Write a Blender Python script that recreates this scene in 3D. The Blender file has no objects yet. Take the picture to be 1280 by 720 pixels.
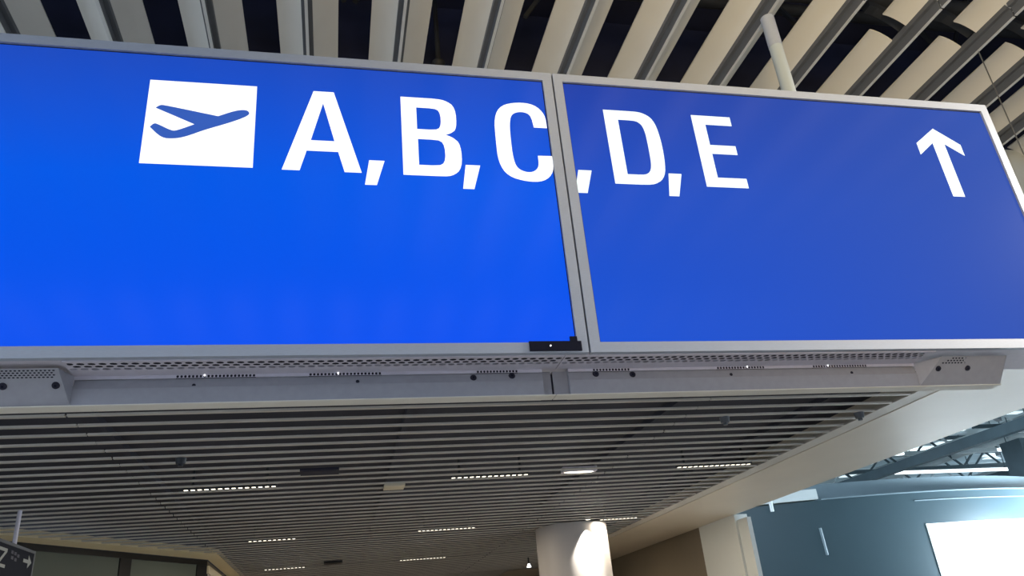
import bpy, bmesh, math, random
from mathutils import Vector, Matrix
random.seed(4)
sc = bpy.context.scene
col = sc.collection

# ------------------------------------------------------------------ camera
M = [[0.97472132, -0.2053214, -0.08809926],
     [0.00848587, 0.42805071, -0.90371488],
     [0.22326295, 0.88012256, 0.41897248]]      # rows: image right, image down, forward
cam_data = bpy.data.cameras.new('camera')
cam = bpy.data.objects.new('camera', cam_data)
col.objects.link(cam)
r, d, f = (Vector(v) for v in M)
rot = Matrix((r, -d, -f)).transposed()
cam.matrix_world = Matrix.Translation((0, 0, 1.6)) @ rot.to_4x4()
cam_data.sensor_width = 36
cam_data.lens = 27.126
cam_data.clip_start = 0.05
cam_data.clip_end = 300
sc.camera = cam

# ------------------------------------------------------------------ world, lights, exposure
w = bpy.data.worlds.new('world')
sc.world = w
w.use_nodes = True
bg = w.node_tree.nodes['Background']
bg.inputs['Color'].default_value = (0.72, 0.85, 1.0, 1)
bg.inputs['Strength'].default_value = 3.6
sc.view_settings.view_transform = 'Standard'
sc.view_settings.look = 'None'
sc.view_settings.gamma = 1
sc.view_settings.use_curve_mapping = False
sc.view_settings.exposure = 0.0


def area_light(name, loc, target, sx, sy, power, color, spread=math.pi):
    L = bpy.data.lights.new(name, 'AREA')
    L.shape = 'RECTANGLE'
    L.size, L.size_y, L.energy, L.color, L.spread = sx, sy, power, color, spread
    o = bpy.data.objects.new(name, L)
    col.objects.link(o)
    o.location = loc
    o.rotation_euler = (Vector(target) - Vector(loc)).to_track_quat('-Z', 'Y').to_euler()
    return o


# daylight from the glazed side of the hall, to the right of and behind the viewer
area_light('daylight_from_right', (6.9, 1.9, 4.7), (4.0, 3.0, 3.5), 0.9, 0.9, 60, (1.0, 0.92, 0.80), math.radians(60))
# warm hall lamps beneath the upper ceiling, behind the viewer
area_light('warm_hall_lamps', (0.6, -2.2, 3.2), (3.0, 1.2, 5.7), 2.0, 2.0, 120, (1.0, 0.74, 0.38), math.radians(90))
# unseen fill lamps added: one for the hall roof, one imitating the window's glow
area_light('hall_roof_fill', (44.5, 24, 6.2), (15, 26, 7.5), 26, 3.0, 2600, (0.8, 0.93, 1.0))
area_light('window_glow_fill', (21.2, 17.4, 2.2), (17.0, 20.0, 2.9), 2.0, 2.5, 1900, (0.75, 0.9, 1.0))


# ------------------------------------------------------------------ materials
def mat(name, color, rough=0.6, metal=0.0, noise=0.0, nscale=8.0, emit=None, estr=1.0, spec=0.5, stretch=None, bump=0.0):
    m = bpy.data.materials.new(name)
    m.use_nodes = True
    nt = m.node_tree
    b = nt.nodes['Principled BSDF']
    b.inputs['Base Color'].default_value = (*color, 1)
    b.inputs['Roughness'].default_value = rough
    b.inputs['Metallic'].default_value = metal
    b.inputs['Specular IOR Level'].default_value = spec
    if noise > 0 or bump > 0:
        tc = nt.nodes.new('ShaderNodeTexCoord')
        mp = nt.nodes.new('ShaderNodeMapping')
        if stretch:
            mp.inputs['Scale'].default_value = stretch
        n = nt.nodes.new('ShaderNodeTexNoise')
        n.inputs['Scale'].default_value = nscale
        n.inputs['Detail'].default_value = 4
        nt.links.new(tc.outputs['Object'], mp.inputs['Vector'])
        nt.links.new(mp.outputs['Vector'], n.inputs['Vector'])
        if noise > 0:
            rp = nt.nodes.new('ShaderNodeValToRGB')
            rp.color_ramp.elements[0].position = 0.3
            rp.color_ramp.elements[1].position = 0.7
            rp.color_ramp.elements[0].color = (*[c * (1 - noise) for c in color], 1)
            rp.color_ramp.elements[1].color = (*[min(1, c * (1 + noise)) for c in color], 1)
            nt.links.new(n.outputs['Fac'], rp.inputs['Fac'])
            nt.links.new(rp.outputs['Color'], b.inputs['Base Color'])
        if bump > 0:
            bp = nt.nodes.new('ShaderNodeBump')
            bp.inputs['Strength'].default_value = bump
            nt.links.new(n.outputs['Fac'], bp.inputs['Height'])
            nt.links.new(bp.outputs['Normal'], b.inputs['Normal'])
    if emit:
        b.inputs['Emission Color'].default_value = (*emit, 1)
        b.inputs['Emission Strength'].default_value = estr
    return m


def screen_mat(name, z0, z1, low, mid, high, x0=None, x1=None, painted_haze=None):
    """LCD panel: darker towards the top rim, with optional reflection haze painted in along X"""
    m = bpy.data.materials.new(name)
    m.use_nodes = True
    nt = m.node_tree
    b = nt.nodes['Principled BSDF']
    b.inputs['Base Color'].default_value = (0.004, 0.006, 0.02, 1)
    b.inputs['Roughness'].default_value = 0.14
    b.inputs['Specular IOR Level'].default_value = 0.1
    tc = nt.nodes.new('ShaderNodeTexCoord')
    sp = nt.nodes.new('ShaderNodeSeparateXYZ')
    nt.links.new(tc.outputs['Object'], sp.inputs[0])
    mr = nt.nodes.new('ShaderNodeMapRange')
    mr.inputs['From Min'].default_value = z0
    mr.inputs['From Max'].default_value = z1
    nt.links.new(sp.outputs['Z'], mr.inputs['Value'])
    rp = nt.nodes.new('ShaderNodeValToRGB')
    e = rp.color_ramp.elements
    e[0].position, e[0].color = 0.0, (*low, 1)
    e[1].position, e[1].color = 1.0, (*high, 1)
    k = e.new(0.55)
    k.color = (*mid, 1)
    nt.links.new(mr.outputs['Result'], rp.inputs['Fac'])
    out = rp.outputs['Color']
    if painted_haze:
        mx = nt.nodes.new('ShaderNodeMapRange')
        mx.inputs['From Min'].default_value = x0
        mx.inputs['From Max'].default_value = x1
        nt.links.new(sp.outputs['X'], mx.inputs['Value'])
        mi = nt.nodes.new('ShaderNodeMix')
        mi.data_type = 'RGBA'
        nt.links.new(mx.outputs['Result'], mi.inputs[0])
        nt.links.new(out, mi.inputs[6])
        mi.inputs[7].default_value = (*painted_haze, 1)
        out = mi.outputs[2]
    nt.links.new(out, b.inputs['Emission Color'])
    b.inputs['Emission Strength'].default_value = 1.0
    return m


MT = dict(
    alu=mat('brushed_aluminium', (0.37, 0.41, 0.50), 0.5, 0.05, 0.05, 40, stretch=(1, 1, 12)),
    rail=mat('rail_grey_paint', (0.34, 0.34, 0.385), 0.55, 0.05, 0.04, 30),
    lip=mat('pale_rail_lip', (0.74, 0.71, 0.64), 0.5, 0, 0.03, 5),
    alu_under=mat('grey_powder_coat', (0.62, 0.59, 0.68), 0.55, 0.05, 0.04, 30),
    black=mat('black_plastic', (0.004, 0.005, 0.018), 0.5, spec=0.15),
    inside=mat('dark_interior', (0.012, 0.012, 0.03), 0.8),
    white_lit=mat('lit_white', (0.2, 0.2, 0.2), 0.3, emit=(1.0, 1.0, 0.97), estr=1.05),
    white_lit_r=mat('lit_white_cool', (0.2, 0.2, 0.2), 0.3, emit=(0.86, 0.98, 0.95), estr=1.0),
    icon_blue=mat('lit_pictogram_blue', (0.01, 0.02, 0.1), 0.3, emit=(0.03, 0.10, 0.44), estr=1.0),
    dot=mat('white_indicator', (0.8, 0.8, 0.8), 0.4, emit=(1, 1, 1), estr=2.0),
    shell=mat('pale_ceiling_shell', (0.66, 0.655, 0.63), 0.55, 0.0, 0.03, 2),
    fin=mat('grey_ceiling_fin', (0.10, 0.11, 0.13), 0.5, 0.1, 0.05, 6),
    fin_lip=mat('light_fin_lip', (0.62, 0.63, 0.64), 0.4, 0.3),
    plenum=mat('dark_plenum', (0.018, 0.023, 0.062), 0.9, 0, 0.3, 1.5),
    duct=mat('dark_duct', (0.035, 0.04, 0.05), 0.6, 0.3, 0.2, 3),
    slat=mat('grey_baffle', (0.52, 0.49, 0.45), 0.5, 0.1, 0.06, 4, stretch=(0.3, 1, 1)),
    plenum2=mat('black_void', (0.028, 0.030, 0.048), 0.9, 0, 0.2, 2),
    soffit=mat('beige_soffit', (0.60, 0.53, 0.44), 0.42, 0, 0.03, 1.2),
    cream=mat('cream_edge_trim', (0.80, 0.71, 0.50), 0.5, 0, 0.03, 3),
    fascia=mat('light_grey_fascia', (0.50, 0.53, 0.52), 0.6, 0, 0.03, 1),
    pillar=mat('off_white_paint', (0.74, 0.77, 0.75), 0.6, 0, 0.02, 1),
    colm=mat('round_column_paint', (0.43, 0.41, 0.41), 0.5, 0, 0.02, 1),
    brown=mat('brown_wall', (0.21, 0.175, 0.13), 0.7, 0, 0.06, 0.6),
    drum=mat('dark_glossy_cladding', (0.040, 0.072, 0.090), 0.35, 0, 0.05, 0.4),
    drum_trim=mat('pale_blue_ledge', (0.20, 0.27, 0.31), 0.5, 0, 0.05, 1),
    hall=mat('pale_hall_paint', (0.38, 0.47, 0.50), 0.7, 0, 0.25, 0.35, stretch=(0.4, 1.5, 1)),
    steel=mat('dark_blue_steel', (0.05, 0.085, 0.105), 0.5, 0.3, 0.1, 2),
    steel_light=mat('pale_steel', (0.45, 0.52, 0.55), 0.5, 0.2, 0.1, 2),
    tube=mat('fluorescent_tube', (0.9, 0.9, 0.9), 0.4, emit=(0.86, 0.97, 1.0), estr=1.6),
    led=mat('warm_led', (0.9, 0.9, 0.8), 0.4, emit=(1.0, 0.9, 0.72), estr=2.2),
    led_dim=mat('warm_diffuser', (0.5, 0.47, 0.4), 0.4, emit=(1.0, 0.86, 0.62), estr=0.35),
    day=mat('bright_daylight_pane', (0.9, 0.95, 1.0), 0.2, emit=(0.95, 1.0, 1.0), estr=2.2),
    white_metal=mat('white_metal', (0.7, 0.76, 0.76), 0.5, 0, 0.03, 3),
    post=mat('pale_post_paint', (0.44, 0.50, 0.53), 0.45, 0.1, 0.03, 5),
    cable=mat('steel_cable', (0.22, 0.22, 0.22), 0.4, 0.8),
    mull=mat('black_mullion', (0.012, 0.013, 0.016), 0.4),
    gsign=mat('dark_sign_face', (0.014, 0.016, 0.024), 0.85, spec=0.2),
    glyph=mat('grey_sign_lettering', (0.28, 0.29, 0.28), 0.5),
    glyph_dim=mat('dim_sign_lettering', (0.05, 0.05, 0.075), 0.5),
    sky=mat('skylight_glass', (0.8, 0.85, 0.85), 0.3, emit=(0.75, 0.9, 0.95), estr=0.9),
    rear=mat('grey_plaster', (0.5, 0.5, 0.52), 0.8, 0, 0.05, 1),
    floor=mat('stone_floor', (0.42, 0.40, 0.37), 0.35, 0, 0.08, 1.5),
    beige_box=mat('beige_plastic', (0.62, 0.56, 0.44), 0.5),
    booth_pane=mat('dull_green_glass', (0.14, 0.165, 0.145), 0.75, 0, 0.08, 0.7),
)
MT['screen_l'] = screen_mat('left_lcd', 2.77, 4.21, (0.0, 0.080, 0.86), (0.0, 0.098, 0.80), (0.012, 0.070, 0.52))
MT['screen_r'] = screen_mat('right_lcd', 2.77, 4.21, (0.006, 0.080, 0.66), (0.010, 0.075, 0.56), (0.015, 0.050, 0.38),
                            1.13, 3.71, (0.032, 0.085, 0.42))  # last colour is reflection haze painted into the right board's emission


# ------------------------------------------------------------------ mesh helpers
class MB:
    def __init__(s):
        s.v, s.f = [], []

    def add(s, vs, fs):
        k = len(s.v)
        s.v += [tuple(v) for v in vs]
        s.f += [tuple(i + k for i in q) for q in fs]
        return s

    def box(s, x0, x1, y0, y1, z0, z1):
        vs = [(x, y, z) for x in (x0, x1) for y in (y0, y1) for z in (z0, z1)]
        return s.add(vs, [(0, 1, 3, 2), (4, 6, 7, 5), (0, 4, 5, 1), (2, 3, 7, 6), (0, 2, 6, 4), (1, 5, 7, 3)])

    def tube(s, a, b, r, n=12, cap=True, r2=None):
        a, b = Vector(a), Vector(b)
        r2 = r if r2 is None else r2
        ax = (b - a).normalized()
        u = ax.orthogonal().normalized()
        v = ax.cross(u)
        vs = []
        for p, rr in ((a, r), (b, r2)):
            for i in range(n):
                t = 2 * math.pi * i / n
                vs.append(p + (u * math.cos(t) + v * math.sin(t)) * rr)
        fs = [(i, (i + 1) % n, n + (i + 1) % n, n + i) for i in range(n)]
        if cap:
            fs += [tuple(range(n - 1, -1, -1)), tuple(range(n, 2 * n))]
        return s.add(vs, fs)

    def beam(s, a, b, wd, ht):
        """rectangular bar between two points"""
        a, b = Vector(a), Vector(b)
        ax = (b - a).normalized()
        up = Vector((0, 0, 1)) if abs(ax.z) < 0.95 else Vector((0, 1, 0))
        u = ax.cross(up).normalized() * wd / 2
        v = u.cross(ax).normalized() * ht / 2
        vs = [p + q for p in (a, b) for q in (-u - v, u - v, u + v, -u + v)]
        return s.add(vs, [(3, 2, 1, 0), (4, 5, 6, 7), (0, 1, 5, 4), (1, 2, 6, 5), (2, 3, 7, 6), (3, 0, 4, 7)])

    def extrude_x(s, prof, x0, x1):
        """closed profile of (y, z) run along X"""
        n = len(prof)
        vs = [(x0, y, z) for y, z in prof] + [(x1, y, z) for y, z in prof]
        fs = [(i, (i + 1) % n, n + (i + 1) % n, n + i) for i in range(n)]
        fs += [tuple(range(n - 1, -1, -1)), tuple(range(n, 2 * n))]
        return s.add(vs, fs)

    def extrude_y(s, prof, y0, y1):
        n = len(prof)
        vs = [(x, y0, z) for x, z in prof] + [(x, y1, z) for x, z in prof]
        fs = [(i, (i + 1) % n, n + (i + 1) % n, n + i) for i in range(n)]
        fs += [tuple(range(n - 1, -1, -1)), tuple(range(n, 2 * n))]
        return s.add(vs, fs)

    def build(s, name, m, parent=None, smooth=False):
        me = bpy.data.meshes.new(name)
        me.from_pydata(s.v, [], s.f)
        me.materials.append(m)
        bm = bmesh.new()
        bm.from_mesh(me)
        bmesh.ops.recalc_face_normals(bm, faces=bm.faces)
        bm.to_mesh(me)
        bm.free()
        if smooth:
            for p in me.polygons:
                p.use_smooth = True
            try:
                me.set_sharp_from_angle(angle=math.radians(40))
            except Exception:
                pass
        o = bpy.data.objects.new(name, me)
        col.objects.link(o)
        if parent is not None:
            o.parent = parent
        return o


def tag(o, label=None, cat=None, group=None, kind=None):
    if label: o['label'] = label
    if cat: o['category'] = cat
    if group: o['group'] = group
    if kind: o['kind'] = kind
    return o


def empty(name, loc=(0, 0, 0), **k):
    o = bpy.data.objects.new(name, None)
    o.empty_display_size = 0.1
    col.objects.link(o)
    o.location = loc
    return tag(o, **k)


def rel(o, parent):
    """keep world coordinates of mesh data for a child of a translated empty"""
    o.matrix_parent_inverse = Matrix.Translation(parent.location).inverted()
    return o


def flat(name, loops, y, th, m, parent, axis='Y'):
    """flat lit shape with holes: loops[0] outline, others holes, (x, z) coordinates, thickness th towards the viewer"""
    cu = bpy.data.curves.new(name, 'CURVE')
    cu.dimensions = '2D'
    cu.fill_mode = 'BOTH'
    cu.extrude = th / 2
    for lp in loops:
        sp = cu.splines.new('POLY')
        sp.points.add(len(lp) - 1)
        for i, (x, z) in enumerate(lp):
            sp.points[i].co = (x, z, 0, 1)
        sp.use_cyclic_u = True
    tmp = bpy.data.objects.new(name, cu)
    me = bpy.data.meshes.new_from_object(tmp)
    bpy.data.objects.remove(tmp)
    bpy.data.curves.remove(cu)
    for v in me.vertices:
        x, z, q = v.co
        v.co = (x, y - th / 2 + q, z) if axis == 'Y' else (y + th / 2 + q, x, z)
    me.materials.clear()
    me.materials.append(m)
    o = bpy.data.objects.new(name, me)
    col.objects.link(o)
    o.parent = parent
    rel(o, parent) if parent.parent is None else None
    return o


def smooth_loop(pts, it=2):
    """Chaikin rounding on points flagged as round; pts = (x, z) or (x, z, 1) for a sharp corner"""
    P = [(p[0], p[1], len(p) > 2) for p in pts]
    for _ in range(it):
        Q = []
        n = len(P)
        for i in range(n):
            a, b, c = P[i - 1], P[i], P[(i + 1) % n]
            if b[2]:
                Q.append(b)
            else:
                Q.append((b[0] * .75 + a[0] * .25, b[1] * .75 + a[1] * .25, False))
                Q.append((b[0] * .75 + c[0] * .25, b[1] * .75 + c[1] * .25, False))
        P = Q
    return [(p[0], p[1]) for p in P]


def perforated(u0, u1, nu, nv, vfun, rx, ry, stagger, skip=None):
    """plate with real holes. rows of cells; vfun(u, v) -> 3D; v runs 0..nv (rows). rx, ry hole radii as fractions of a cell"""
    mb = MB()
    du = (u1 - u0) / nu
    n = 8
    for j in range(nv):
        off = (0.5 * du if (j % 2 and stagger) else 0)
        cells = [(u0 + off + i * du, u0 + off + (i + 1) * du) for i in range(nu - (1 if off else 0))]
        if off:
            for a, b in ((u0, u0 + off), (u1 - off, u1)):
                vs = [vfun(a, j), vfun(b, j), vfun(b, j + 1), vfun(a, j + 1)]
                mb.add(vs, [(0, 1, 2, 3)])
        for i, (a, b) in enumerate(cells):
            if skip and skip(i, j):
                mb.add([vfun(a, j), vfun(b, j), vfun(b, j + 1), vfun(a, j + 1)], [(0, 1, 2, 3)])
                continue
            sq = [(1, 0), (1, 1), (0, 1), (-1, 1), (-1, 0), (-1, -1), (0, -1), (1, -1)]
            outer = [vfun((a + b) / 2 + sx * du / 2, j + 0.5 + sy * 0.5) for sx, sy in sq]
            inner = [vfun((a + b) / 2 + math.cos(k * math.pi / 4) * du * rx, j + 0.5 + math.sin(k * math.pi / 4) * ry) for k in range(n)]
            mb.add(outer + inner, [(k, (k + 1) % n, n + (k + 1) % n, n + k) for k in range(n)])
    return mb


# ------------------------------------------------------------------ setting: floor, walls, ceilings
fl = MB().box(-14, 40, -8, 45, -0.1, 0).build('floor', MT['floor'])
tag(fl, 'pale stone floor of the concourse', kind='structure')

PITCH, CEN, ZU = 0.6344, 0.4341, 5.68
FASC_Y = 5.2
# upper ceiling: dark void deck with pale curved shells and fins hanging under it
deck = MB().box(-6.5, 13, -5.5, FASC_Y + 0.12, 6.9, 7.0).build('ceiling', MT['plenum'])
tag(deck, 'dark void deck above the pale ribbed upper ceiling', kind='structure')
shell_meshes = {}


def shell_mesh(y0, y1):
    key = (y0, y1)
    if key in shell_meshes:
        return shell_meshes[key]
    hw = 0.205
    prof = []
    N = 7
    for i in range(N + 1):
        u = 1 - i / N
        prof.append((-hw * u, 5.68 - 0.125 * (1 - u) ** 1.7))
    low = prof + [(-x, z) for x, z in reversed(prof[:-1])]
    up = [(x, z + 0.012) for x, z in reversed(low)]
    mb = MB().extrude_y(low + up, y0, y1)
    o = mb.build('ceiling_panel', MT['shell'], None, smooth=True)
    me = o.data
    bpy.data.objects.remove(o)
    shell_meshes[key] = me
    return me


def fin_mesh(y0, y1):
    key = ('fin', y0, y1)
    if key in shell_meshes:
        return shell_meshes[key]
    o = MB().box(-0.036, 0.036, y0, y1, 5.552, 5.600).box(-0.007, 0.007, y0, y1, 5.478, 5.5519).build('ceiling_fin', MT['fin'])
    me = o.data
    bpy.data.objects.remove(o)
    o = MB().box(-0.010, 0.010, y0, y1, 5.470, 5.4779).build('fin_lip', MT['fin_lip'])
    lip = o.data
    bpy.data.objects.remove(o)
    shell_meshes[key] = (me, lip)
    return me, lip


for k in range(-9, 19):
    x = CEN + PITCH * k
    segs = [(-5.0, 3.69), (3.85, FASC_Y)] if k >= 6 else [(-5.0, FASC_Y)]
    for y0, y1 in segs:
        o = bpy.data.objects.new('ceiling_panel', shell_mesh(y0, y1))
        col.objects.link(o); o.location.x = x; o.parent = deck
    for y0, y1 in ((-5.0, 3.385), (3.40, FASC_Y)):
        me, lip = fin_mesh(y0, y1)
        o = bpy.data.objects.new('ceiling_fin', me)
        col.objects.link(o); o.location.x = x; o.parent = deck
        q = bpy.data.objects.new('fin_lip', lip)
        col.objects.link(q); q.parent = o
# cross ducts and bracing in the void
for y, z, rr in ((3.79, 5.93, 0.07), (4.35, 6.35, 0.05), (2.2, 6.2, 0.06)):
    MB().tube((-6, y, z), (12.5, y, z), rr, 12).build('cross_pipe', MT['duct'], deck, smooth=True)
for i in range(-4, 12):
    xa = 0.117 + i * PITCH * 2
    MB().beam((xa, 4.25, 5.9), (xa + 0.6, 4.25, 6.85), 0.03, 0.03).beam((xa + 0.6, 4.25, 6.85), (xa + 1.2, 4.25, 5.9), 0.03, 0.03).build('brace', MT['duct'], deck)
# dark arched strips above the shells at the break
for k in (6, 7, 8, 9):
    x = CEN + PITCH * k
    prof = []
    for i in range(9):
        t = -1 + i / 4
        prof.append((x + 0.26 * t, 5.80 - 0.16 * (1 - abs(t)) ** 1.7))
    prof += [(a, b + 0.05) for a, b in reversed(prof)]
    MB().extrude_y(prof, 3.72, 3.80).build('dark_arch', MT['duct'], deck)

fa = MB().box(-9, 13, FASC_Y, FASC_Y + 0.12, 3.62, 5.66).build('wall_fascia', MT['fascia'])
tag(fa, 'light grey fascia closing the end of the ribbed upper ceiling', kind='structure')

MB().box(-9, 13, FASC_Y + 0.02, FASC_Y + 0.12, 5.661, 6.9).build('void_screen', MT['plenum'], fa)
# unseen walls added to hold back world light from behind and both sides
tag(MB().box(-14, 16, -8.2, -8, 0, 7).build('wall_added_rear', MT['rear']), 'unseen wall behind the viewer, added to block light', kind='structure')
tag(MB().box(16, 16.2, -8.2, 5.3, 3.2, 9).build('wall_added_right', MT['rear']), 'unseen upper wall at the right, added so light enters low', kind='structure')
tag(MB().box(-14.2, -14, -8, 26, 3.2, 7).build('wall_added_left', MT['rear']), 'unseen wall at the far left, added so light enters low', kind='structure')
# lower ceiling
ZL = 3.6
lc = MB().box(-9, 6.1, FASC_Y + 0.12, 26, 3.85, 4.05).build('ceiling', MT['plenum2'])
tag(lc, 'black void above the lower slatted ceiling', kind='structure')
JOINTS = (-7.82, -2.12, 3.58, 5.86)
slat_cache = {}


def left_end(y):
    # the ceiling is cut by the diagonal booth at the left
    if y < 12.21 - 4.8:
        return -8.5
    if y < 15.5:
        return -4.46 + (y - 12.21) * (2.26 / 3.29)
    return -2.1


def slat(x0, x1, y):
    if x1 - x0 < 0.1:
        return
    key = (round(x1 - x0, 3))
    if key not in slat_cache:
        # folded metal baffle: tapered U section
        prof = [(-0.021, 0), (0.021, 0), (0.022, 0.018), (-0.022, 0.018)]
        o = MB().extrude_x(prof, 0, x1 - x0).build('ceiling_slat', MT['slat'])
        slat_cache[key] = o.data
        bpy.data.objects.remove(o)
    o = bpy.data.objects.new('ceiling_slat', slat_cache[key])
    col.objects.link(o)
    o.location = (x0, y, ZL)
    o.parent = lc


CH = [5.35, 9.85, 14.35, 18.85, 23.35]
for ci, c in enumerate(CH):
    for j in range(15):
        y = c + 0.17 + 0.2975 * j
        if y > 25.9:
            break
        xl = left_end(y)
        for a, b in zip(JOINTS[:-1], JOINTS[1:]):
            jit = random.uniform(-0.02, 0.02)
            a2 = max(a + random.uniform(0.002, 0.010), xl)
            slat(a2, b - (random.uniform(0.002, 0.012) if b < 6 else 0.0), y)
# cross carriers above the slats at the joints and between them
for x in (-7.82, -4.97, -2.12, 0.73, 3.58, 5.4):
    MB().box(x - 0.03, x + 0.03, 9.0 if x < -5 else FASC_Y + 0.13, 25.9, 3.78, 3.849).build('carrier', MT['plenum2'], lc)

MB().box(5.86, 6.095, FASC_Y + 0.13, 26, ZL + 0.0005, ZL + 0.02).build('edge_plate', MT['slat'], lc)
so = MB().box(6.1, 7.9, FASC_Y + 0.121, 26, ZL - 0.005, 4.05).build('ceiling_soffit', MT['soffit'])
tag(so, 'wide smooth beige bulkhead along the right of the slatted ceiling', kind='structure')
so2 = MB().box(5.0, 6.095, 23.4, 25.9, ZL - 0.012, ZL - 0.002).build('trim_1', MT['soffit'])
tag(so2, 'beige ceiling panel behind the round column', kind='structure')

# right wall under the soffit: pillar face, recess and brown wall
wp = MB().box(7.86, 8.15, 14.72, 16.4, 0, ZL - 0.006).build('wall_pillar', MT['pillar'])
tag(wp, 'off-white rectangular pillar under the beige bulkhead', kind='structure')
wt = MB().box(7.90, 7.99, 14.30, 14.70, 0, ZL - 0.12).build('trim_2', MT['pillar'])
tag(wt, 'narrow off-white return beside the pillar', kind='structure')
wb = MB().box(7.88, 8.05, 16.401, 26, 0, ZL - 0.006).build('wall_right', MT['brown'])
tag(wb, 'dark brown wall beneath the bulkhead', kind='structure')
wf = MB().box(-9, 7.88, 26.0, 26.2, 0, 4.05).build('wall_back', MT['brown'])
tag(wf, 'dark wall at the far end under the slatted ceiling', kind='structure')

# round column
cm = MB().tube((4.52, 15.03, 0), (4.52, 15.03, ZL - 0.004), 0.695, 48).build('column', MT['colm'], None, smooth=True)
tag(cm, 'round pale column reaching up to the slatted ceiling', kind='structure')

# ------------------------------------------------------------------ left booth
P0, P1 = Vector((-4.62, 12.69, 0)), Vector((-2.34, 16.46, 0))
dv = (P1 - P0).normalized()
nv_ = Vector((dv.y, -dv.x, 0))      # towards the hall


def booth_quad(s0, s1, off0, off1, z0, z1):
    vs = []
    for s in (s0, s1):
        for o_ in (off0, off1):
            for z in (z0, z1):
                p = P0 + dv * s + nv_ * o_
                vs.append((p.x, p.y, z))
    return MB().add(vs, [(0, 1, 3, 2), (4, 6, 7, 5), (0, 4, 5, 1), (2, 3, 7, 6), (0, 2, 6, 4), (1, 5, 7, 3)])


wl = booth_quad(-8, 4.40, -0.10, -0.06, 0, ZL - 0.006).build('wall_left', MT['mull'])
tag(wl, 'dark glazed wall with black mullions at the lower left', kind='structure')
booth_quad(-8, 4.40, -0.058, 0.0, ZL - 0.10, ZL - 0.006).build('header', MT['mull'], wl)
MUL = BOOTH_MULLIONS = [(-4.0, -3.75), (-1.0, -0.75), (2.25, 2.50), (4.13, 4.40)]
for a, b in MUL:
    booth_quad(a, b, -0.058, 0.0, 0, ZL - 0.101).build('mullion', MT['mull'], wl)
pr = -7.9
for a, b in MUL:
    booth_quad(pr + 0.005, a - 0.005, -0.058, -0.02, 0, ZL - 0.101).build('window_pane', MT['booth_pane'], wl)
    pr = b
# cream trim between the slats and the booth
lo = ZL - 0.004
trim = MB().add([(-8.8, 5.9, lo), (-4.46, 12.21, lo), (-2.2, 15.5, lo), (-2.07, 15.7, lo), (-2.07, 25.9, lo), (-2.36, 25.9, lo), (-2.33, 16.40, lo), (-4.62, 12.69, lo), (-9.0, 6.4, lo)] +
                [(-8.8, 5.9, lo + .1), (-4.46, 12.21, lo + .1), (-2.2, 15.5, lo + .1), (-2.07, 15.7, lo + .1), (-2.07, 25.9, lo + .1), (-2.36, 25.9, lo + .1), (-2.33, 16.40, lo + .1), (-4.62, 12.69, lo + .1), (-9.0, 6.4, lo + .1)],
                [tuple(range(9)), tuple(range(17, 8, -1))] + [(i, (i + 1) % 9, 9 + (i + 1) % 9, 9 + i) for i in range(9)])
tag(trim.build('trim_3', MT['cream']), 'cream edge strip where the slats meet the glazed booth', kind='structure')
w2 = MB().box(-2.5, -2.36, 16.5, 26, 0, ZL - 0.006).build('wall_booth_side', MT['brown'])
tag(w2, 'side wall of the glazed booth', kind='structure')
MB().box(-2.36, -2.33, 16.5, 25.9, 3.05, 3.35).build('rail', MT['mull'], w2)
MB().box(-2.36, -2.31, 16.5, 25.9, 3.36, 3.5).build('ledge', MT['cream'], w2)

# ------------------------------------------------------------------ display boards
YB = 3.0


def display(name, x0, x1, label, smat):
    e = empty(name, ((x0 + x1) / 2, 3.2, 2.722), label=label, cat='display')
    zb, zt, bw = 2.7225, 4.262, 0.048
    # bezel: four mitred members around the screen
    fr = MB()
    sx0, sx1, sz0, sz1 = x0 + bw, x1 - bw, 2.770, 4.214
    o4 = [(x0, zb), (x1, zb), (x1, zt), (x0, zt)]
    i4 = [(sx0, sz0), (sx1, sz0), (sx1, sz1), (sx0, sz1)]
    vs = [(a, YB, b) for a, b in o4] + [(a, YB, b) for a, b in i4] + [(a, YB + 0.03, b) for a, b in i4] + [(a, YB + 0.03, b) for a, b in o4]
    fs = []
    for i in range(4):
        j = (i + 1) % 4
        fs += [(i, j, 4 + j, 4 + i), (4 + i, 4 + j, 8 + j, 8 + i), (12 + i, i, j, 12 + j), (8 + i, 8 + j, 12 + j, 12 + i)]
    fr.add(vs, fs)
    rel(fr.build('bezel', MT['alu'], e), e)
    rel(MB().box(x0 + .001, x1 - .001, YB + 0.032, YB + 0.37, zb + 0.012, zt - 0.004).build('housing', MT['alu_under'], e), e)
    rel(MB().box(sx0 + 0.0005, sx1 - 0.0005, YB + 0.0125, YB + 0.031, sz0 + .0005, sz1 - .0005).build('border_with_shadow', MT['black'], e), e)  # black LCD border; its top edge also paints the bezel's shadow line
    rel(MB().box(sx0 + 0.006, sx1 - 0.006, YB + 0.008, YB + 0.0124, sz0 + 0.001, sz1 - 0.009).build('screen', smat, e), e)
    return e, (sx0, sx1)


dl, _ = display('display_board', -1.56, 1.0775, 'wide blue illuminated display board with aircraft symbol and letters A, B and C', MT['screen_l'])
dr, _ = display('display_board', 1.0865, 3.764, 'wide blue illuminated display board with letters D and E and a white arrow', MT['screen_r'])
FY = YB + 0.0078
T = 0.0012
S = 1


def letter(loops, e, m, name='letter', label=None):
    o = flat(name, loops, FY, T, m, e)
    if label:
        o['label'] = label
    return o


A_out = [(-0.108, 4.054), (-0.015, 4.054), (0.113, 3.606), (0.037, 3.606), (0.008, 3.714), (-0.132, 3.714), (-0.160, 3.606), (-0.237, 3.606)]
A_in = [(-0.063, 3.986), (-0.115, 3.772), (-0.009, 3.772)]
letter([A_out, A_in], dl, MT['white_lit'], label='white letter A')


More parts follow.
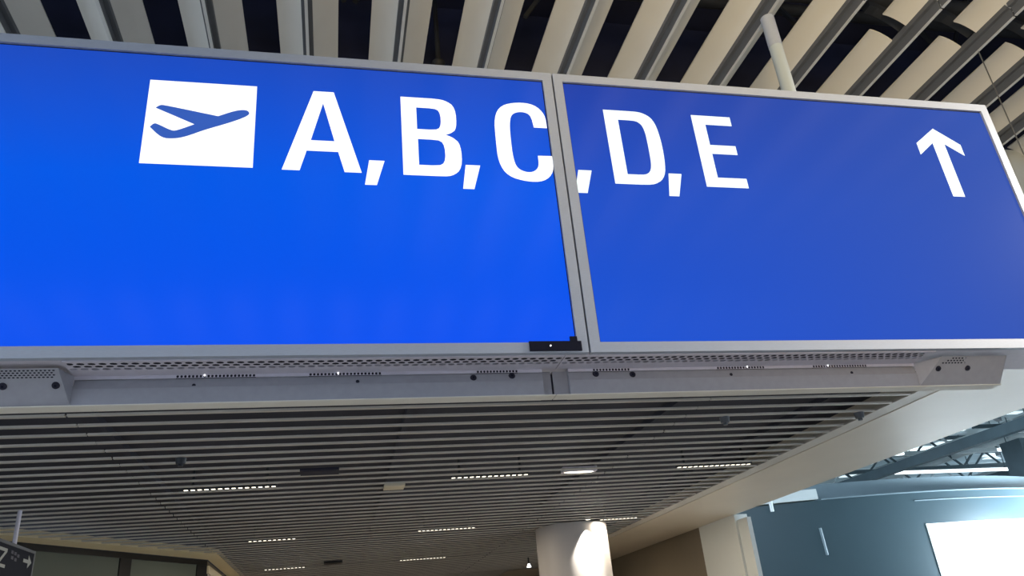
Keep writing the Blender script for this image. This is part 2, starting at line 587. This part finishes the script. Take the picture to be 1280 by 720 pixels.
def comma(x, z=3.676):
    return [(x + 0.020, z), (x + 0.090, z), (x + 0.053, z - 0.133), (x, z - 0.133)]


B_out = smooth_loop([(0.300, 4.054, 1), (0.455, 4.054, 1), (0.515, 4.050), (0.566, 4.010), (0.566, 3.880), (0.535, 3.852), (0.509, 3.842, 1),
                     (0.545, 3.828), (0.580, 3.790), (0.580, 3.655), (0.530, 3.606), (0.460, 3.605, 1), (0.302, 3.605, 1)])
B_i1 = smooth_loop([(0.374, 3.995, 1), (0.435, 3.995, 1), (0.490, 3.990), (0.490, 3.872), (0.435, 3.867, 1), (0.374, 3.867, 1)])
B_i2 = smooth_loop([(0.376, 3.810, 1), (0.438, 3.810, 1), (0.502, 3.806), (0.502, 3.668), (0.438, 3.663, 1), (0.376, 3.663, 1)])
letter([B_out, B_i1, B_i2], dl, MT['white_lit'], label='white letter B')
C_out = smooth_loop([(1.0215, 3.915, 1), (1.020, 4.000), (0.970, 4.058), (0.885, 4.066), (0.795, 4.040), (0.756, 3.965), (0.754, 3.830), (0.756, 3.700),
                     (0.795, 3.622), (0.885, 3.594), (0.975, 3.598), (1.0285, 3.655), (1.0285, 3.748, 1), (0.957, 3.746, 1), (0.957, 3.685), (0.930, 3.652),
                     (0.890, 3.646), (0.845, 3.668), (0.831, 3.730), (0.829, 3.830), (0.831, 3.925), (0.845, 3.990), (0.895, 4.010), (0.945, 3.995), (0.954, 3.915, 1)])
letter([C_out], dl, MT['white_lit'], label='white letter C')
letter([comma(0.127)], dl, MT['white_lit'], 'comma')
letter([comma(0.576, 3.674)], dl, MT['white_lit'], 'comma')
letter([[(1.1535, 3.674), (1.222, 3.674), (1.184, 3.543), (1.1355, 3.543), (1.1355, 3.602)]], dr, MT['white_lit_r'], 'comma')
D_out = smooth_loop([(1.335, 4.053, 1), (1.468, 4.053, 1), (1.545, 4.052), (1.605, 4.010), (1.624, 3.900), (1.624, 3.760), (1.608, 3.655), (1.550, 3.607), (1.470, 3.604, 1), (1.335, 3.604, 1)])
D_in = smooth_loop([(1.408, 3.995, 1), (1.460, 3.995, 1), (1.515, 3.993), (1.545, 3.950), (1.548, 3.830), (1.545, 3.705), (1.515, 3.664), (1.465, 3.662, 1), (1.408, 3.662, 1)])
letter([D_out, D_in], dr, MT['white_lit_r'], label='white letter D')
letter([comma(1.609, 3.677)], dr, MT['white_lit_r'], 'comma')
E_out = [(1.825, 4.054), (2.050, 4.054), (2.050, 3.997), (1.897, 3.997), (1.897, 3.867), (2.042, 3.867), (2.042, 3.812), (1.897, 3.812), (1.897, 3.665), (2.058, 3.665), (2.058, 3.608), (1.825, 3.608)]
letter([E_out], dr, MT['white_lit_r'], label='white letter E')
arr = [(3.330, 4.066), (3.184, 3.958), (3.184, 3.880), (3.292, 3.964), (3.295, 3.611), (3.371, 3.611), (3.369, 3.962), (3.478, 3.888), (3.478, 3.962)]
letter([arr], dr, MT['white_lit_r'], 'arrow', 'white upward arrow')
pic = flat('pictogram_panel', [[(-0.824, 4.060), (-0.363, 4.060), (-0.360, 3.609), (-0.824, 3.609)]], FY, T, MT['white_lit'], dl)
pic['label'] = 'white square with a departing aircraft'
plane = smooth_loop([(-0.786, 3.905, 1), (-0.770, 3.922), (-0.750, 3.922), (-0.522, 3.877, 1), (-0.450, 3.914), (-0.404, 3.922), (-0.386, 3.905), (-0.400, 3.884),
                     (-0.470, 3.845), (-0.576, 3.798), (-0.647, 3.758), (-0.695, 3.743), (-0.748, 3.744), (-0.800, 3.800, 1), (-0.785, 3.822), (-0.765, 3.815), (-0.712, 3.786), (-0.690, 3.786), (-0.618, 3.826, 1)])
pl = flat('aircraft_symbol', [plane], FY - T - 0.0001, 0.0008, MT['icon_blue'], pic)
pl.matrix_parent_inverse = pic.matrix_parent_inverse @ Matrix.Identity(4)
pl.matrix_parent_inverse = Matrix.Identity(4)
sb = rel(MB().box(0.812, 1.046, YB - 0.006, YB + 0.006, 2.729, 2.7735).box(0.998, 1.030, YB - 0.004, YB + 0.006, 2.774, 2.796).build('sensor_bar', MT['black'], dl), dl)
sb['label'] = 'small black sensor bar on the lower right bezel'
ld = MB().tube((0.905, YB - 0.0085, 2.752), (0.905, YB - 0.006, 2.752), 0.0035, 10).build('indicator_light', MT['dot'], sb)

# ------------------------------------------------------------------ mounting rails under the boards
RZ = 2.722


def rail(name, x0, x1, cap_side, label, xh0, xh1, screws, big, rows, mesh_x):
    e = empty(name, ((x0 + x1) / 2, 3.2, 2.6), label=label, cat='rail')
    P = lambda mb, nm, m, sm=False: rel(mb.build(nm, m, e, sm), e)
    # perforated underside strip with three staggered rows of slots
    pit = 0.0385
    p0, p1 = (xh0, xh1 + 0.062) if cap_side < 0 else (xh0 - 0.059, xh1)
    n = int((p1 - p0) / pit)
    pit = (p1 - p0) / n
    xe = p1
    ys = [3.046, 3.075, 3.104, 3.133]
    P(perforated(p0, xe, n, 3, lambda u, v: (u, 3.046 + v * 0.029, RZ - 0.004), 0.38, 0.40, True), 'perforated_strip', MT['alu_under'])
    P(MB().box(p0, xe, 3.031, 3.0459, RZ - 0.0045, RZ + 0.010).box(p0, xe, 3.1331, 3.2, RZ - 0.0045, RZ + 0.010), 'underside_strip', MT['alu_under'])
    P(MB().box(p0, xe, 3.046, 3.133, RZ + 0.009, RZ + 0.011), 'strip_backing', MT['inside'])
    # rail face, folded, with rounded lower lip
    xa, xb = (xh0, x1) if cap_side < 0 else (x0, xh1)
    face = [(3.209, RZ - 0.018), (3.1985, 2.664), (3.2025, 2.598), (3.275, 2.598), (3.275, RZ), (3.212, RZ), (3.212, RZ - 0.018)]
    P(MB().extrude_x(face, xa, xb), 'rail_face', MT['rail'])
    # rows of small round holes along the top of the face
    last = xa
    for a, b in rows:
        if a > last:
            P(MB().box(last, a, 3.2, 3.205, RZ - 0.0179, RZ - 0.0045), 'top_flange', MT['alu_under'])
        nn = max(2, int((b - a) / 0.0145))
        P(perforated(a, b, nn, 1, lambda u, v: (u, 3.2005, RZ - 0.0179 + v * 0.0134), 0.36, 0.42, False), 'hole_row', MT['alu_under'])
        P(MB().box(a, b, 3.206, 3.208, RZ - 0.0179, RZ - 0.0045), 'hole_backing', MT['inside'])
        last = b
    if xb > last:
        P(MB().box(last, xb, 3.2, 3.205, RZ - 0.0179, RZ - 0.0045), 'top_flange', MT['alu_under'])
    P(MB().extrude_x([(3.193, 2.5945), (3.193, 2.5975), (3.268, 2.5975), (3.268, 2.5925), (3.198, 2.5925)], x0, x1), 'lower_lip', MT['lip'])
    # slanted end section with a mesh grille
    cx0, cx1 = (x0, xh0 - 0.03) if cap_side < 0 else (xh1 + 0.09, x1)
    yt, zt_, yb_, zb_ = 3.10, RZ - 0.004, 3.198, 2.600

    def sl(u, t):      # t 0 at top, 1 at bottom
        return (u, yt + (yb_ - yt) * t, zt_ + (zb_ - zt_) * t)
    mx0, mx1 = mesh_x
    t0, t1 = 0.03, 0.27

    def quadbox(u0, u1, ta, tb):
        a = [sl(u0, ta), sl(u1, ta), sl(u1, tb), sl(u0, tb)]
        b = [(p[0], p[1] + 0.010, p[2] + 0.004) for p in a]
        return a + b, [(0, 1, 2, 3), (7, 6, 5, 4), (0, 4, 5, 1), (1, 5, 6, 2), (2, 6, 7, 3), (3, 7, 4, 0)]
    mb = MB()
    for q in ((cx0, mx0, 0, 1), (mx1, cx1, 0, 1), (mx0, mx1, 0, t0), (mx0, mx1, t1, 1)):
        mb.add(*quadbox(*q))
    # cheeks
    ci, cj = (cx1, xh0) if cap_side < 0 else (cx0, xh1)
    mb.add([(ci, yt, zt_), (ci, yb_, zb_), (cj, 3.2, zb_), (cj, 3.2, zt_), (ci, 3.2, zt_)], [(0, 1, 2, 3), (0, 3, 4)])
    for xx in ((cx0,) if cap_side < 0 else (cx1,)):
        s_ = 0.004 if xx == cx0 else -0.004
        pf = [(yt, zt_), (yb_, zb_), (3.27, zb_), (3.27, zt_)]
        a = [(xx, y, z) for y, z in pf] + [(xx + s_, y, z) for y, z in pf]
        mb.add(a, [(0, 1, 2, 3), (7, 6, 5, 4)] + [(i, (i + 1) % 4, 4 + (i + 1) % 4, 4 + i) for i in range(4)])
    P(mb, 'end_section', MT['rail'])
    nr = 4 if cap_side < 0 else 3
    nn = int((mx1 - mx0) / (0.0145 if cap_side < 0 else 0.0165))
    P(perforated(mx0, mx1, nn, nr, lambda u, v: sl(u, t0 + (t1 - t0) * v / nr), 0.34, 0.33, True,
                 (lambda i, j: i < (3, 1, 0)[j]) if cap_side > 0 else None), 'mesh_grille', MT['rail'])
    a, fs = quadbox(mx0 + 0.001, mx1 - 0.001, t0 + 0.01, t1 - 0.01)
    a = [(p[0], p[1] + 0.014, p[2] + 0.005) for p in a]
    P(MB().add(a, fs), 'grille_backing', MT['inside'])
    for x, z in screws:
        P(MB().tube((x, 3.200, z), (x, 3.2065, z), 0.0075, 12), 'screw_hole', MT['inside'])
    for x, z, s_ in big:
        if s_:      # on the slanted face
            t = 0.46 if x < 0 else 0.42
            x *= 0.982
            z = zt_ + (zb_ - zt_) * t
            y = yt + (yb_ - yt) * t
            nrm = Vector((0, -(zt_ - zb_), -(yb_ - yt))).normalized()
        else:
            y = 3.2085 - 0.004
            nrm = Vector((0, -1, 0))
        c = Vector((x, y, z))
        b = P(MB().tube(c - nrm * 0.003, c + nrm * 0.005, 0.0155, 16, r2=0.0135), 'screw', MT['inside'])
        MB().tube(c + nrm * 0.005, c + nrm * 0.0065, 0.005, 6).build('screw_socket', MT['black'], b)
    return e


rl = rail('mounting_rail', -1.44, 0.913, -1, 'long grey perforated rail under the board with the aircraft symbol', -1.006, 0.913,
          [(-0.558, 2.672), (0.096, 2.676)], [(0.598, 2.684, 0), (0.773, 2.690, 0), (-1.254, 2.684, 1), (-1.068, 2.675, 1)],
          [(-0.63, -0.319), (-0.106, 0.198), (0.612, 0.802)], (-1.34, -1.045))
rr_ = rail('mounting_rail', 1.037, 3.348, 1, 'grey perforated rail under the board with the arrow', 1.037, 2.87,
           [(1.844, 2.677), (2.500, 2.675)], [(1.168, 2.692, 0), (1.346, 2.686, 0), (3.006, 2.684, 1), (3.183, 2.689, 1)],
           [(1.153, 1.336), (1.775, 2.029), (2.290, 2.596)], (2.965, 3.11))
for x in (-0.519, 0.015, 1.935, 2.375):
    e = rl if x < 1 else rr_
    rel(MB().tube((x, 3.196, 2.7135), (x, 3.1995, 2.7135), 0.0035, 8).build('indicator_light', MT['dot'], e), e)
# joint bracket between the two rails
jb = empty('rail_coupling', (0.975, 3.22, 2.6), label='recessed grey coupling plate joining the two perforated rails', cat='bracket')
rel(MB().box(0.9135, 0.958, 3.228, 3.26, 2.601, 2.715).build('left_plate', MT['rail'], jb), jb)
rel(MB().box(0.968, 1.0365, 3.228, 3.26, 2.601, 2.715).build('right_plate', MT['rail'], jb), jb)
rel(MB().box(0.958, 0.968, 3.234, 3.25, 2.601, 2.704).build('seam', MT['inside'], jb), jb)
rel(MB().box(0.9135, 0.964, 3.195, 3.266, 2.593, 2.5972).box(0.969, 1.0365, 3.195, 3.266, 2.593, 2.5972).build('lip_plate', MT['lip'], jb), jb)

# hanging post, cable
po = empty('hanging_post', (2.972, 3.63, 4.26), label='pale round post holding the right board up to the ceiling fin', cat='post')
rel(MB().tube((2.972, 3.63, 4.0), (2.972, 3.63, 5.20), 0.045, 24).build('lower_tube', MT['post'], po, True), po)
rel(MB().tube((2.972, 3.63, 5.20), (2.972, 3.63, 5.465), 0.047, 24).build('shaded_upper_tube', MT['alu'], po, True), po)  # darker colour paints the shade on the upper part of the post
rel(MB().box(2.92, 3.02, 3.371, 3.64, 4.0, 4.08).build('arm', MT['alu_under'], po), po)
cb = MB().tube((4.875, 3.76, 3.4), (4.875, 3.76, 5.466), 0.0045, 8).build('suspension_cable', MT['cable'])
tag(cb, 'thin steel cable hanging at the right end of the boards', 'cable')
dm = empty('dome_sensor', (0.795, 4.82, 5.9), label='small dark dome sensor seen in a black gap above letter B', cat='sensor')
bmv = MB()
for i in range(5):
    a0, a1 = i * math.pi / 10, (i + 1) * math.pi / 10
    bmv.tube((0.795, 4.82, 5.9 - 0.055 * math.sin(a0)), (0.795, 4.82, 5.9 - 0.055 * math.sin(a1)), 0.055 * math.cos(a0), 16, i == 4, max(0.002, 0.055 * math.cos(a1)))
rel(bmv.build('dome', MT['duct'], dm, True), dm)
rel(MB().tube((0.795, 4.82, 5.9), (0.795, 4.82, 6.9), 0.02, 8).build('stem', MT['duct'], dm), dm)

# ------------------------------------------------------------------ fittings on the slatted ceiling
ROWN = {9.85: 'nearest', 14.35: 'second', 18.85: 'third'}
for y, xs in ((9.85, ((-1.74, -0.67, 'left end'), (1.45, 2.48, 'middle'), (4.56, 5.68, 'right end'))),
              (14.35, ((-1.42, -0.62, 'left end'), (1.47, 2.52, 'middle'), (4.90, 5.66, 'above the round column'))),
              (18.85, ((-1.49, -0.60, 'left end'), (1.49, 2.57, 'middle'), (4.75, 5.6, 'right end')))):
    for a, b, pos in xs:
        e = empty('linear_light', ((a + b) / 2, y, 3.6), label='dotted strip light, %s row of the slatted ceiling, %s' % (ROWN[y], pos),
                  cat='light', group='strip lights in the slatted ceiling')
        rel(MB().box(a, b, y - 0.03, y + 0.03, 3.600, 3.64).build('light_channel', MT['duct'], e), e)
        for hx in (a + .1, b - .13):
            rel(MB().box(hx, hx + .03, y - .01, y + .01, 3.6401, 3.85).build('hanger', MT['duct'], e), e)
        mb = MB()
        n = int((b - a) / 0.075)
        for i in range(n):
            x = a + (i + 0.5) * (b - a) / n
            mb.box(x - 0.022, x + 0.022, y - 0.018, y + 0.018, 3.595, 3.5999)
        o = rel(mb.build('led_lens', MT['led'], e), e)
        o['kind'] = 'stuff'
        al = area_light('strip_glow', ((a + b) / 2, y, 3.585), ((a + b) / 2, y, 0), b - a, 0.05, 44, (1.0, 0.86, 0.66))
e = empty('wall_washer', (3.16, 9.83, 3.6), label='single bright warm lamp glowing in the nearest row of the slatted ceiling', cat='light')
rel(MB().box(2.93, 3.40, 9.78, 9.90, 3.60, 3.66).build('light_housing', MT['alu_under'], e), e)
mb = MB()
N = 20
vs = [(3.16 + 0.2 * math.cos(2 * math.pi * i / N), 9.84 + 0.045 * math.sin(2 * math.pi * i / N), z) for z in (3.592, 3.5999) for i in range(N)]
mb.add(vs, [tuple(range(N)), tuple(range(2 * N - 1, N - 1, -1))] + [(i, (i + 1) % N, N + (i + 1) % N, N + i) for i in range(N)])
rel(mb.build('lens', MT['led'], e), e)


def fitting(name, x0, x1, y0, y1, zb, m, label, cat, part):
    e = empty(name, ((x0 + x1) / 2, (y0 + y1) / 2, 3.6), label=label, cat=cat)
    rel(MB().box(x0, x1, y0, y1, zb, 3.5999).build('casing', m, e), e)
    rel(MB().box(x0 + .03, x1 - .03, y0 + .03, y1 - .03, zb - 0.006, zb - 0.0001).build(part, m, e), e)
    return e


fitting('access_hatch', -0.37, 0.06, 8.95, 9.22, 3.575, MT['inside'], 'flat dark rectangular hatch set between the slats', 'hatch', 'cover')
fitting('access_hatch', -0.19, 0.20, 18.0, 18.35, 3.57, MT['mull'], 'small dark unit beyond the second row of strip lights', 'hatch', 'cover')
fitting('loudspeaker', 0.63, 0.89, 10.0, 10.3, 3.57, MT['beige_box'], 'small square beige fitting just beyond the nearest strip lights', 'fitting', 'grille')
for x, y, lb in ((-1.50, 8.26, 'small dark detector hanging under the slats at left'), (4.05, 7.36, 'small detector under the slats below the right board'),
                 (5.68, 7.35, 'small detector near the slat ends beside the beige bulkhead')):
    e = empty('smoke_detector', (x, y, 3.6), label=lb, cat='detector', group='detectors on the slatted ceiling')
    m = MT['duct'] if x < 0 else MT['fin']
    rel(MB().tube((x, y, 3.54), (x, y, 3.5998), 0.045, 16, r2=0.055).build('detector_head', m, e, True), e)
    rel(MB().tube((x, y, 3.515), (x, y, 3.5399), 0.025, 12).build('sensor_tip', m, e, True), e)
e = empty('pendant_lamp', (4.86, 20.2, 3.6), label='tiny bright pendant lamp left of the round column', cat='lamp')
rel(MB().tube((4.86, 20.2, 3.45), (4.86, 20.2, 3.6), 0.02, 8).build('stem', MT['mull'], e), e)
rel(MB().tube((4.86, 20.2, 3.36), (4.86, 20.2, 3.45), 0.06, 12, r2=0.03).build('bulb', MT['dot'], e, True), e)
# downlight grazing the column
e = empty('downlight', (4.633, 14.223, 3.6), label='recessed spot lamp throwing a bright oval onto the round column', cat='light')
rel(MB().tube((4.633, 14.223, 3.601), (4.633, 14.223, 3.66), 0.055, 16).build('lamp_casing', MT['alu_under'], e, True), e)
rel(MB().tube((4.633, 14.223, 3.597), (4.633, 14.223, 3.6009), 0.04, 16).build('lens', MT['led'], e), e)
L = bpy.data.lights.new('column_spot', 'SPOT')
L.energy, L.color, L.spot_size, L.spot_blend, L.shadow_soft_size = 900, (1.0, 0.93, 0.80), math.radians(70), 0.3, 0.03
lo_ = bpy.data.objects.new('column_spot', L)
col.objects.link(lo_)
lo_.location = (4.633, 14.223, 3.588)
lo_.rotation_euler = (Vector((4.633, 14.223, 2.6)) - Vector(lo_.location)).to_track_quat('-Z', 'Y').to_euler()

# ------------------------------------------------------------------ small hanging sign, lower left
sg = empty('hanging_sign', (-3.66, 10.3, 3.2), label='small dark direction sign hanging at the lower left corner, seen edge on', cat='sign')
rel(MB().box(-3.72, -3.652, 8.6, 11.16, 2.42, 3.165).build('sign_face', MT['gsign'], sg), sg)
rel(MB().box(-3.73, -3.645, 8.58, 11.20, 3.166, 3.20).box(-3.73, -3.645, 11.161, 11.20, 2.40, 3.1659).box(-3.73, -3.645, 8.58, 8.599, 2.40, 3.1659).build('frame', MT['fin'], sg), sg)
for y in (9.2, 10.58):
    rel(MB().tube((-3.69, y, 3.2), (-3.69, y, 3.6), 0.025, 10).build('hanging_rod', MT['alu_under'], sg, True), sg)


def sflat(nm, lp, m, lab=None):
    o = flat(nm, [lp], -3.6515, 0.002, m, sg, 'X')
    if lab: o['label'] = lab
    return o


sflat('letter', [(10.05, 3.12), (10.30, 3.12), (10.30, 3.085), (10.115, 2.945), (10.30, 2.945), (10.30, 2.91), (10.05, 2.91), (10.05, 2.945), (10.235, 3.085), (10.05, 3.085)], MT['glyph'], 'grey letter Z')
sflat('letter', [(9.80, 3.12), (9.90, 3.12), (9.90, 2.91), (9.86, 2.91), (9.86, 3.08), (9.80, 3.08)], MT['glyph'], 'grey numeral 1')
sflat('arrow', [(10.84, 3.075), (11.00, 3.075), (11.00, 3.13), (11.12, 3.055), (11.00, 2.98), (11.00, 3.035), (10.84, 3.035)], MT['glyph'], 'grey arrow')
for i, (y, z) in enumerate(((10.42, 3.12), (10.52, 3.115), (10.62, 3.10), (10.44, 3.06), (10.55, 3.05))):
    sflat('small_text_line', [(y, z), (y + 0.07, z), (y + 0.07, z - 0.035), (y, z - 0.035)], MT['glyph_dim'])

# ------------------------------------------------------------------ far hall at the right: curved dark wall with window, roof trusses
CXc, CYc, RC = 16.3, 34.3, 15.0


def arc_pts(r, a0, a1, n):
    return [(CXc + r * math.sin(a0 + (a1 - a0) * i / n), CYc - r * math.cos(a0 + (a1 - a0) * i / n)) for i in range(n + 1)]


def arc_wall(r0, r1, a0, a1, z0, z1, n=40):
    A, B = arc_pts(r0, a0, a1, n), arc_pts(r1, a0, a1, n)
    vs = []
    for (x, y), (p, q) in zip(A, B):
        vs += [(x, y, z0), (x, y, z1), (p, q, z1), (p, q, z0)]
    fs = []
    for i in range(n):
        k = 4 * i
        for j in range(4):
            fs.append((k + j, k + (j + 1) % 4, k + 4 + (j + 1) % 4, k + 4 + j))
    fs += [(0, 1, 2, 3), (4 * n + 3, 4 * n + 2, 4 * n + 1, 4 * n)]
    return MB().add(vs, fs)


ang = lambda x: math.asin((x - CXc) / RC)
aL, aR, aW0, aW1 = ang(8.3), ang(29.5), ang(16.03), ang(22.5)
wfar = arc_wall(RC, RC - 0.3, aL, aW0, 0, 4.5).build('wall_far', MT['drum'], None, True)
tag(wfar, 'dark glossy curved wall of the far hall', kind='structure')
arc_wall(RC, RC - 0.3, aW0, aW1, 3.65, 4.5).build('lintel', MT['drum'], wfar, True)
arc_wall(RC, RC - 0.3, aW0, aW1, 0, 0.6).build('sill', MT['drum'], wfar, True)
arc_wall(RC, RC - 0.3, aW1, aR, 0, 4.5).build('right_wall_part', MT['drum'], wfar, True)
arc_wall(RC + 0.03, RC - 0.05, ang(13.2), aR, 4.5, 4.53).build('cap_strip', MT['drum_trim'], wfar, True)
arc_wall(RC + 0.02, RC + 0.001, ang(15.9), aR, 4.27, 4.295).build('trim_line', MT['drum_trim'], wfar, True)
arc_wall(RC - 0.5, RC - 0.6, ang(10.8), aR, 4.4, 5.0).build('upper_band', MT['drum_trim'], wfar, True)
arc_wall(RC + 0.10, RC - 0.4, ang(10.3), ang(13.1), 4.53, 4.80).build('ledge_box', MT['white_metal'], wfar, True)
MB().tube((11.75, 19.8, 4.3), (11.75, 19.8, 4.75), 0.05, 10).build('bracket_rod', MT['white_metal'], wfar, True)
MB().tube((12.9, 19.5, 3.05), (12.88, 19.5, 3.75), 0.035, 8).build('handle_bar', MT['drum_trim'], wfar, True)
wi = arc_wall(RC - 0.22, RC - 0.24, aW0, aW1, 0.6, 3.65, 12).build('window_1', MT['day'], None)
tag(wi, 'blown-out bright window in the curved dark wall', kind='structure')
fr = arc_wall(RC + 0.02, RC - 0.24, aW0, aW0 + 0.008, 0.6, 3.65, 1).build('window_frame', MT['white_metal'], wi)
arc_wall(RC - 0.1, RC - 0.16, aW0 + 0.008, aW1, 3.30, 3.36, 12).build('transom', MT['white_metal'], wi)

wh = MB().box(8.2, 60, 44.5, 45, 0, 9.2).build('wall_hall', MT['hall'])
tag(wh, 'pale blue end wall of the far hall', kind='structure')
tag(MB().box(45, 45.3, 5.4, 44.4, 0, 9.2).build('wall_added_hall_side', MT['hall']), 'side wall of the far hall, added to cut ambient light', kind='structure')  # added to close the hall against ambient light
tag(MB().box(13.01, 45, 5.3, 5.6, 0, 9.2).build('wall_added_hall_front', MT['hall']), 'unseen front wall of the far hall, added to cut ambient light', kind='structure')  # added out of view to keep ambient light off the curved wall
hr = MB().box(8.0, 60, FASC_Y + 0.13, 45, 9.2, 9.35).build('ceiling', MT['hall'])
tag(hr, 'pale cluttered roof deck of the far hall', kind='structure')
for y in (17.5, 21.0, 24.5, 28, 31.5, 35, 38.5):
    t = MB().beam((8.3, y, 7.4), (50, y, 7.4), 0.16, 0.16).beam((8.3, y, 8.8), (50, y, 8.8), 0.16, 0.16)
    x = 8.4
    k = 0
    while x < 48:
        t.beam((x, y, 7.4 if k % 2 else 8.8), (x + 1.6, y, 8.8 if k % 2 else 7.4), 0.08, 0.08)
        x += 1.6
        k += 1
    tt = t.build('roof_truss', MT['steel'] if int(y) % 2 else MT['steel_light'])
    tag(tt, 'steel roof truss spanning the far hall', kind='structure')
for x in (23.3, 31.8, 40.3):
    tt = MB().beam((x, 12.5, 7.0), (x, 42, 7.0), 0.3, 0.38).build('roof_beam', MT['steel'])
    tag(tt, 'deep dark roof beam of the far hall', kind='structure')
for x in (11.5, 18.5, 20.6, 26.5, 28.8, 35.5):
    tt = MB().tube((x, 14, 7.9), (x, 42, 7.9), 0.16, 10).build('duct_pipe', MT['steel_light'], None, True)
    tag(tt, 'pale duct under the far hall roof', kind='structure')
random.seed(9)
for i in range(60):
    x, y, z = random.uniform(11, 45), random.uniform(17, 41), random.uniform(7.6, 8.9)
    an, ln = random.choice((0, 0, 1.57, 0.6, -0.5)), random.uniform(1.0, 4.5)
    th = random.uniform(0.05, 0.22)
    MB().beam((x, y, z), (x + ln * math.cos(an), y + ln * math.sin(an), z), th, th).build('service_run', MT[random.choice(('steel', 'steel_light', 'white_metal'))], hr)
for i in range(70):
    x, y = random.uniform(12, 46), random.uniform(19, 42)
    ln = random.uniform(0.8, 3.0)
    MB().box(x, x + ln, y, y + random.uniform(0.3, 0.8), 9.15, 9.199).build('skylight', MT['sky'], hr)
hp = MB().box(26.1, 27.1, 25, 26, 0, 7.2).build('hall_post', MT['steel'])
tag(hp, 'dark post of the far hall', kind='structure')
# long tubes of light
TUBES = [((23.7, 29.4, 6.9), (31.0, 30.0, 6.9), 'long thin strip light running across the far hall roof'),
         ((28.4, 31.2, 6.45), (33.6, 31.2, 6.45), 'short strip light above the bright window'),
         ((18.2, 18.0, 7.0), (22.9, 18.0, 7.0), 'strip light beside the upper end of the beige bulkhead'),
         ((21.0, 23.6, 7.3), (22.4, 23.6, 7.3), 'short bright lamp beside the dark roof beam, right of its upper part'),
         ((21.5, 27.4, 7.3), (22.7, 27.4, 7.3), 'short bright lamp under the middle of the dark roof beam'),
         ((25.2, 24.6, 7.4), (26.6, 24.6, 7.4), 'short bright lamp between beam and hall post'),
         ((27.0, 27.0, 7.2), (31.0, 27.8, 7.2), 'slanted bright strip near the right picture edge')]
for a, b, lb in TUBES:
    e = empty('strip_light', ((a[0] + b[0]) / 2, (a[1] + b[1]) / 2, a[2]), label=lb, cat='light', group='strip lights of the far hall')
    rel(MB().beam(a, b, 0.16, 0.12).build('light_tube', MT['tube'], e), e)
    aa, bb = Vector(a), Vector(b)
    for t in (0.15, 0.85):
        p = aa.lerp(bb, t)
        rel(MB().tube(p + Vector((0, 0, 0.06)), (p.x, p.y, 9.2), 0.02, 6).build('suspension_rod', MT['steel'], e), e)
